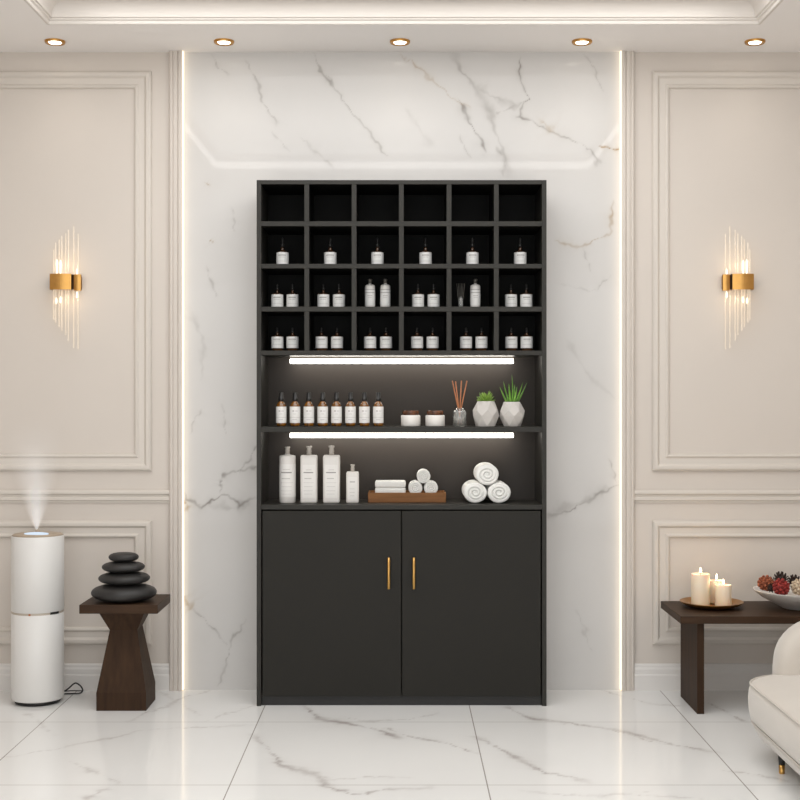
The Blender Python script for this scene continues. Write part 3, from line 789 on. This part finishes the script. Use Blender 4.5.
# stones
g = 'stacked black massage stones'
def stone(label, px, py, wpx, hpx, seed, z0, prev):
    D = 5.49; rx = wpx / 2 * D / F; hz = hpx * D / F
    rs = random.Random(seed); ph = rs.random() * 6
    b = B(); n, m = 36, 16; rings = []
    for j in range(m + 1):
        v = -PI / 2 + PI * j / m; rr = math.copysign(abs(math.cos(v)) ** .60, 1); zz_ = math.copysign(abs(math.sin(v)) ** 1.0, math.sin(v))
        rr = max(rr, .002)
        rings.append([(rx * rr * math.cos(a) * (1 + .02 * math.sin(2 * a + ph)), rx * .86 * rr * math.sin(a) * (1 + .03 * math.sin(3 * a + ph)), hz / 2 * zz_ + hz / 2) for a in [2 * PI * i / n for i in range(n)]])
    b.rings(rings)
    o = b.make('massage_stone', M['stone'], None, (X(px, D), D, z0))
    tag(o, label, 'stone', g); return z0 + hz
z = zt + .0003
z = stone('largest flat black stone lying directly on the pedestal table', 124, 0, 64, 17.0, 1, z, 0) - .0005
z = stone('second black stone from the bottom of the stack', 124.3, 0, 51.5, 12.0, 2, z, 0) - .0005
z = stone('third black stone from the bottom of the stack', 123.4, 0, 42, 10.6, 3, z, 0) - .0005
z = stone('smallest black stone on top of the stack', 123.7, 0, 29.4, 9.2, 4, z, 0)

# air purifier
AX, AY = X(37.7, 5.6), 5.60
t = thing('air_humidifier', 'tall white cylindrical humidifier standing on the floor at the left wall', 'humidifier', (AX, AY, 0))
r = .1105; zr = .392; zh = .7185
B().lathe([(r * .80, 0), (r * .86, .004), (r * .86, .016)], n=48).make('foot', M['cordblack'], t)
B().lathe([(r * .88, .0155), (r * .97, .018), (r, .026), (r, zr - .006), (r - .002, zr - .004)], n=64).make('lower_body', M['white'], t)
rg = B().lathe([(r - .0012, zr - .0045), (r - .0012, zr + .0045)], n=64, cap0=False, cap1=False).make('ring', M['grey'], t)
a0 = -.05
def patch(name, mat, a, b_, z0, z1):
    return B().arc_strip(r + .0008, a, b_, z0, z1, 8).make(name, mat, t, recalc=False)
patch('display', M['cordblack'], math.asin(.46) + .272, math.asin(.78) + .272, zr - .004, zr + .006)
patch('button', M['copper'], math.asin(-.335) + .272, math.asin(-.265) + .272, zr - .0045, zr + .0035)
B().lathe([(r - .002, zr + .004), (r, zr + .006), (r, zh - .002), (r - .002, zh)], n=64).make('upper_body', M['white'], t)
B().lathe([(r - .002, zh), (r - .010, zh + .006), (r * .55, zh + .0125), (.02, zh + .0145), (.0, zh + .0145)], n=48, cap1=False).make('lid', M['taupe'], t)
# lit touch panel on the lid, toward the front
b = B(); pts = []
for i in range(28):
    a = 2 * PI * i / 28
    pts.append((.052 * math.cos(a) + .010, -.056 + .026 * math.sin(a)))
def lidz(x, y):
    d = math.hypot(x, y); return zh + .0145 - .006 * max(0, (d - .02) / .08) ** 1.0 + .0025
b.rings([[(x, y, lidz(x, y) - .004) for x, y in pts], [(x, y, lidz(x, y)) for x, y in pts]], False, True)
b.make('touch_panel', M['blue'], t)
B().lathe([(.012, zh + .012), (.011, zh + .021), (.006, zh + .022), (.005, zh + .016)], n=20).make('nozzle', M['taupe'], t)
def P3(px, py, D): return (X(px, D) - AX, D - AY, max(Z(py, D), .004))
c = [P3(62, 694.0, 5.73), P3(68, 694.4, 5.74), P3(74, 694.3, 5.74), P3(80, 693, 5.75), P3(82.6, 690.5, 5.75), P3(81, 686.5, 5.75), P3(76.5, 683.2, 5.75), P3(73.5, 684, 5.75), P3(69, 688, 5.74), P3(64, 691.2, 5.73), P3(58, 691, 5.68)]
c2 = [P3(60, 691.8, 5.72), P3(68, 691.0, 5.74), P3(75, 690.8, 5.745), P3(82, 690.8, 5.75)]
def smooth(pts, n=6):
    P = [Vector(p) for p in pts]; out = []
    for i in range(len(P) - 1):
        p0, p1, p2, p3 = P[max(i - 1, 0)], P[i], P[i + 1], P[min(i + 2, len(P) - 1)]
        for k in range(n):
            u = k / n
            out.append(.5 * ((2 * p1) + (p2 - p0) * u + (2 * p0 - 5 * p1 + 4 * p2 - p3) * u * u + (3 * p1 - p0 - 3 * p2 + p3) * u ** 3))
    return out + [P[-1]]
b = B(); b.tube(smooth(c), .0032, 8); b.tube(smooth(c2), .0026, 8)
b.make('power_cord', M['cordblack'], t)

# mist plume
k = NT('mist')
tc = k.n('ShaderNodeTexCoord'); s3 = k.n('ShaderNodeSeparateXYZ'); k.l(tc.outputs['Object'], s3.inputs[0])
MH = .50
zz_ = k.math('DIVIDE', s3.outputs['Z'], MH)
rad = k.math('MULTIPLY_ADD', k.math('POWER', zz_, 0.75), .17, .003)
rr = k.math('SQRT', k.math('ADD', k.math('POWER', k.math('SUBTRACT', s3.outputs['X'], k.math('MULTIPLY', zz_, -.01)), 2.0), k.math('POWER', s3.outputs['Y'], 2.0)))
fall = k.math('SUBTRACT', 1.0, k.math('DIVIDE', rr, rad), clamp=True)
fall = k.math('POWER', fall, 1.3)
fade = k.math('POWER', k.math('SUBTRACT', 1.0, zz_, clamp=True), 1.6)
nz = k.n('ShaderNodeTexNoise', _Scale=14.0, _Detail=3.0); k.l(tc.outputs['Object'], nz.inputs['Vector'])
wis = k.math('MULTIPLY_ADD', nz.outputs['Fac'], 1.2, .4)
dn = k.math('MULTIPLY', k.math('MULTIPLY', k.math('DIVIDE', 1.2, rad), fall), k.math('MULTIPLY', fade, wis))
pv = k.n('ShaderNodeVolumePrincipled'); pv.inputs['Color'].default_value = (.97, .96, .95, 1); pv.inputs['Anisotropy'].default_value = 0.0
k.l(dn, pv.inputs['Density'])
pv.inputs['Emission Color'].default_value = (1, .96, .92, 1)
k.l(k.math('MULTIPLY', dn, .72), pv.inputs['Emission Strength'])  # self-glow added so the mist shows paler than the wall
k.l(pv.outputs[0], k.out.inputs['Volume'])
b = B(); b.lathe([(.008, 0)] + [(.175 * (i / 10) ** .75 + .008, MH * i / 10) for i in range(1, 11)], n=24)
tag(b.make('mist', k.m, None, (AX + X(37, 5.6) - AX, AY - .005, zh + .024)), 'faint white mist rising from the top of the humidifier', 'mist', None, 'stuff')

# ================================================================== RIGHT GROUP
BX0, BX1, BY0, BY1, BZ = 1.1526, 2.26, 5.34, 5.75, .411
t = thing('console_bench', 'low dark wooden bench table with slab legs against the right wall', 'table', ((BX0 + BX1) / 2, 5.545, 0))
mx = (BX0 + BX1) / 2
B().box(BX0 - mx, BX1 - mx, BY0 - 5.545, BY1 - 5.545, BZ - .031, BZ, .0015, 1).make('tabletop', M['walnuth'], t)
for xa in (1.230, BX1 - .0774 - .029):
    B().box(xa - mx, xa + .029 - mx, 5.38 - 5.545, 5.70 - 5.545, 0, BZ - .031, .001, 1).make('leg', M['walnut'], t)
# candle dish
DX, DY = X(711.5, 5.58), 5.58
b = B().lathe([(.060, 0), (.085, .003), (.118, .012), (.134, .024), (.1345, .026), (.131, .0255), (.112, .0155), (.082, .0075), (.0, .006)], n=56, cap1=False)
tag(b.make('candle_dish', M['dishgold'], None, (DX, DY, BZ + .0002)), 'round antique gold dish on the bench holding three candles', 'dish')
CL = []
def candle(label, px, D, wpx, topy, flame_dx, fh):
    r = wpx / 2 * D / F; z0 = BZ + .0085; h = Z(topy, D) - z0
    CL.append((X(px, D), D - .001, z0 + h + .016)); t = thing('pillar_candle', label, 'candle', (X(px, D), D, z0), 0, 'lit ivory pillar candles')
    B().lathe([(r * .97, 0), (r, .003), (r, h - .003), (r * .96, h), (r * .86, h - .001), (r * .72, h - .006), (0, h - .007)], n=40, cap1=False).make('wax', M['wax'], t)
    B().tube([(0, 0, h - .008), (0, 0, h + .006)], .0011, 6).make('wick', M['wick'], t)
    B().lathe([(.0008, h + .003), (.0036, h + .008), (.0042, h + .012), (.0028, h + .019), (.0004, h + fh)], n=12).make('flame', M['flame'], t)
candle('tallest lit pillar candle, on the left of the gold dish', 700.5, 5.56, 18.4, 573.5, 0, .026)
candle('lit pillar candle behind the other two on the gold dish', 716.6, 5.645, 15.0, 580.0, 0, .027)
candle('shortest lit pillar candle, at the right front of the gold dish', 723.2, 5.545, 16.2, 584.6, 0, .024)

# bowl with dried pods
OX, OY = X(799, 5.55), 5.55
b = B().lathe([(.062, 0), (.070, .002), (.074, .006), (.115, .026), (.155, .047), (.184, .070), (.190, .077), (.191, .0795), (.186, .0785), (.170, .066), (.140, .053), (.095, .043), (.0, .040)], n=64, cap1=False)
tag(b.make('ceramic_bowl', M['bowl'], None, (OX, OY, BZ + .0002)), 'wide white ceramic bowl on the bench filled with dried pods', 'bowl')
def pod(name, label, px, py, rpx, mat, D, style, g='dried pods in the white bowl'):
    r = rpx * D / F; rs = random.Random(px)
    b = B()
    bmesh.ops.create_icosphere(b.bm, subdivisions=3, radius=r * .72)
    N = 46 if style != 'cone' else 40
    for i in range(N):
        zc = 1 - 2 * (i + .5) / N; a = i * 2.39996; s = math.sqrt(1 - zc * zc)
        d = Vector((s * math.cos(a), s * math.sin(a), zc))
        if style == 'cone':
            u = Vector((-math.sin(a), math.cos(a), 0)); v = d.cross(u)
            q = [d * r * .62 + u * r * .22, d * r * .62 - u * r * .22, d * r * 1.02 - u * r * .15 + v * r * .12, d * r * 1.04 + v * r * .16, d * r * 1.02 + u * r * .15 + v * r * .12]
            top = [b.bm.verts.new(p) for p in q]; bot = [b.bm.verts.new(p - v * r * .07) for p in q]
            b._f(top); b._f(list(reversed(bot)))
            for m in range(5): b._f([top[m], top[(m + 1) % 5], bot[(m + 1) % 5], bot[m]])
        else:
            bmesh.ops.create_icosphere(b.bm, subdivisions=1, radius=r * .19 * rs.uniform(.8, 1.2), matrix=Matrix.Translation(d * r * .80))
    for f in b.bm.faces: f.smooth = style != 'cone'
    o = b.make(name, mat, None, (X(px, D), D, Z(py, D)))
    tag(o, label, 'dried pod', g)
pod('dried_pod', 'rust orange knobbly dried pod at the left of the bowl', 765.8, 583.2, 8.6, M['pod_orange'], 5.55, 'ball')
pod('pine_cone', 'dark brown pine cone behind the red pod in the bowl', 780.8, 579.0, 7.6, M['cone_brown'], 5.60, 'cone')
pod('dried_pod', 'red knobbly dried pod at the front of the bowl', 781.2, 587.2, 9.2, M['pod_red'], 5.47, 'ball')
pod('pine_cone', 'dark spiky pine cone at the right frame edge, behind the cream pod', 794.5, 581.5, 7.0, M['cone_brown'], 5.59, 'cone')
pod('dried_pod', 'cream knobbly dried pod at the right edge of the photo', 799.0, 587.0, 8.6, M['pod_cream'], 5.485, 'ball')
pod('pine_cone', 'small dark pine cone between the orange and red pods', 771.5, 588.0, 4.6, M['cone_brown'], 5.50, 'cone')

# armchair
t = thing('armchair', 'cream velvet lounge chair with rounded back and gold tipped legs at right', 'armchair', (1.68, 4.35, 0))
lx0, lx1, ly0, ly1 = 1.259 - 1.68, 2.101 - 1.68, 3.86 - 4.35, 4.86 - 4.35
def loop(ins, z, r=.19): return [(x, y, z) for x, y in rrect(lx0 + ins, lx1 - ins, ly0 + ins, ly1 - ins, max(r - ins * .5, .03), 10)]
B().rings([loop(.075, .058), loop(.055, .066), loop(.035, .085), loop(.018, .115), loop(.012, .136)]).make('base', M['fabric'], t)
seat = B().rings([loop(.016, .1365), loop(.006, .146), loop(.0, .18), loop(-.002, .215), loop(.0, .250), loop(.006, .270), loop(.012, .276), loop(.03, .284), loop(.07, .293), loop(.14, .300), loop(.24, .304), loop(.34, .305)]).make('seat', M['fabric'], t)
B().tube(loop(.0055, .2735), .0042, 8, True).make('piping', M['piping'], seat)
B().tube(loop(.0105, .1365), .0032, 8, True).make('seam', M['piping'], seat)
# backrest: outline in x-z, bowed and padded
def _so(pts, n=5):
    q = smooth([(x, 0, z) for x, z in pts], n)
    return [(v.x, v.z) for v in q]
out = _so([(-.314, .27), (-.314, .31), (-.311, .35), (-.303, .388), (-.287, .420), (-.264, .447), (-.236, .469), (-.20, .487), (-.15, .503), (-.08, .514), (0, .518)])
out = out + [(-x, z) for x, z in reversed(out[:-1])]
b = B(); rings = []
cxm, czm = 0, .36
for th, sc_ in ((-.020, .60), (-.019, .80), (-.012, .90), (.002, .96), (.018, .99), (.035, 1.0), (.065, 1.0), (.085, .985), (.10, .95), (.105, .9)):
    rings.append([(x * (1 - (1 - sc_) * .55), .445 + th - .035 * (abs(x) / .32) ** 2.2, (.27 if i in (0, len(out) - 1) else .27 + (z - .27) * sc_)) for i, (x, z) in enumerate(out)])
b.rings([[(x + .020, y, z - .010) for x, y, z in r_] for r_ in rings])
b.make('backrest', M['fabric'], t)
for sx in (-1, 1):
    for yy in (4.525 - 4.35, 4.02 - 4.35):
        x0 = sx * (.43 - .079)
        lg = B().lathe([(.0105, .030), (.0125, .06)], (x0, yy, 0), n=14).make('leg', M['capblack'], t)
        B().lathe([(.0095, 0), (.0100, .003), (.0106, .033)], (x0, yy, 0), n=14).make('foot_cap', M['gold'], lg)

# ================================================================== LIGHT
w = bpy.data.worlds.new('World'); scn.world = w; w.use_nodes = True
bg = w.node_tree.nodes.get('Background') or w.node_tree.nodes.new('ShaderNodeBackground')
bg.inputs[0].default_value = (.96, .985, 1.0, 1); bg.inputs[1].default_value = 0.95
def lamp(name, typ, loc, energy, col, **kw):
    d = bpy.data.lights.new(name, typ); d.energy = energy; d.color = col
    for k_, v in kw.items(): setattr(d, k_, v)
    o = bpy.data.objects.new(name, d); COL.objects.link(o); o.location = loc
    return o
lamp('tray_light', 'AREA', ((TX0 + TX1) / 2, (TY0 + TY1) / 2, 3.07), 55, (.955, .985, 1.0), shape='RECTANGLE', size=2.62, size_y=2.94)
fill = lamp('rear_fill', 'AREA', (0, -1.5, 1.30), 62, (.955, .985, 1.0), shape='RECTANGLE', size=5.2, size_y=2.5)  # unseen soft fill lamp added behind the camera
fill.rotation_euler = (PI / 2 + .30, 0, 0)
for px, _ in dl:
    lamp('downlight_lamp', 'SPOT', (X(px, DD), DD - .01, CZ - .02), 1.3, (1, .93, .84), spot_size=1.9, spot_blend=1.0, shadow_soft_size=.03)
for q in CL: lamp('candle_lamp', 'POINT', q, .34, (1, .70, .40), shadow_soft_size=.006)
for px, s_ in ((66.2, 1), (737.4, -1)):
    for zo, e in ((.075, .16), (-.075, .16)):
        lamp('sconce_lamp', 'POINT', (X(px, SD), SD - .035, Z(282, SD) + zo), e, (1, .74, .46), shadow_soft_size=.02)

# ================================================================== CAMERA
cam = bpy.data.cameras.new('camera'); co = bpy.data.objects.new('camera', cam); COL.objects.link(co)
cam.sensor_width = 36; cam.lens = 36 * F / 800.0; cam.clip_end = 60
co.location = (0, 0, H); co.rotation_euler = (PI / 2, 0, 0)
scn.camera = co
scn.view_settings.view_transform = 'Standard'
scn.view_settings.look = 'None'
scn.view_settings.exposure = 0.0
scn.cycles.max_bounces = 8
scn.cycles.transparent_max_bounces = 24
scn.cycles.sample_clamp_indirect = 6.0
scn.cycles.use_denoising = True
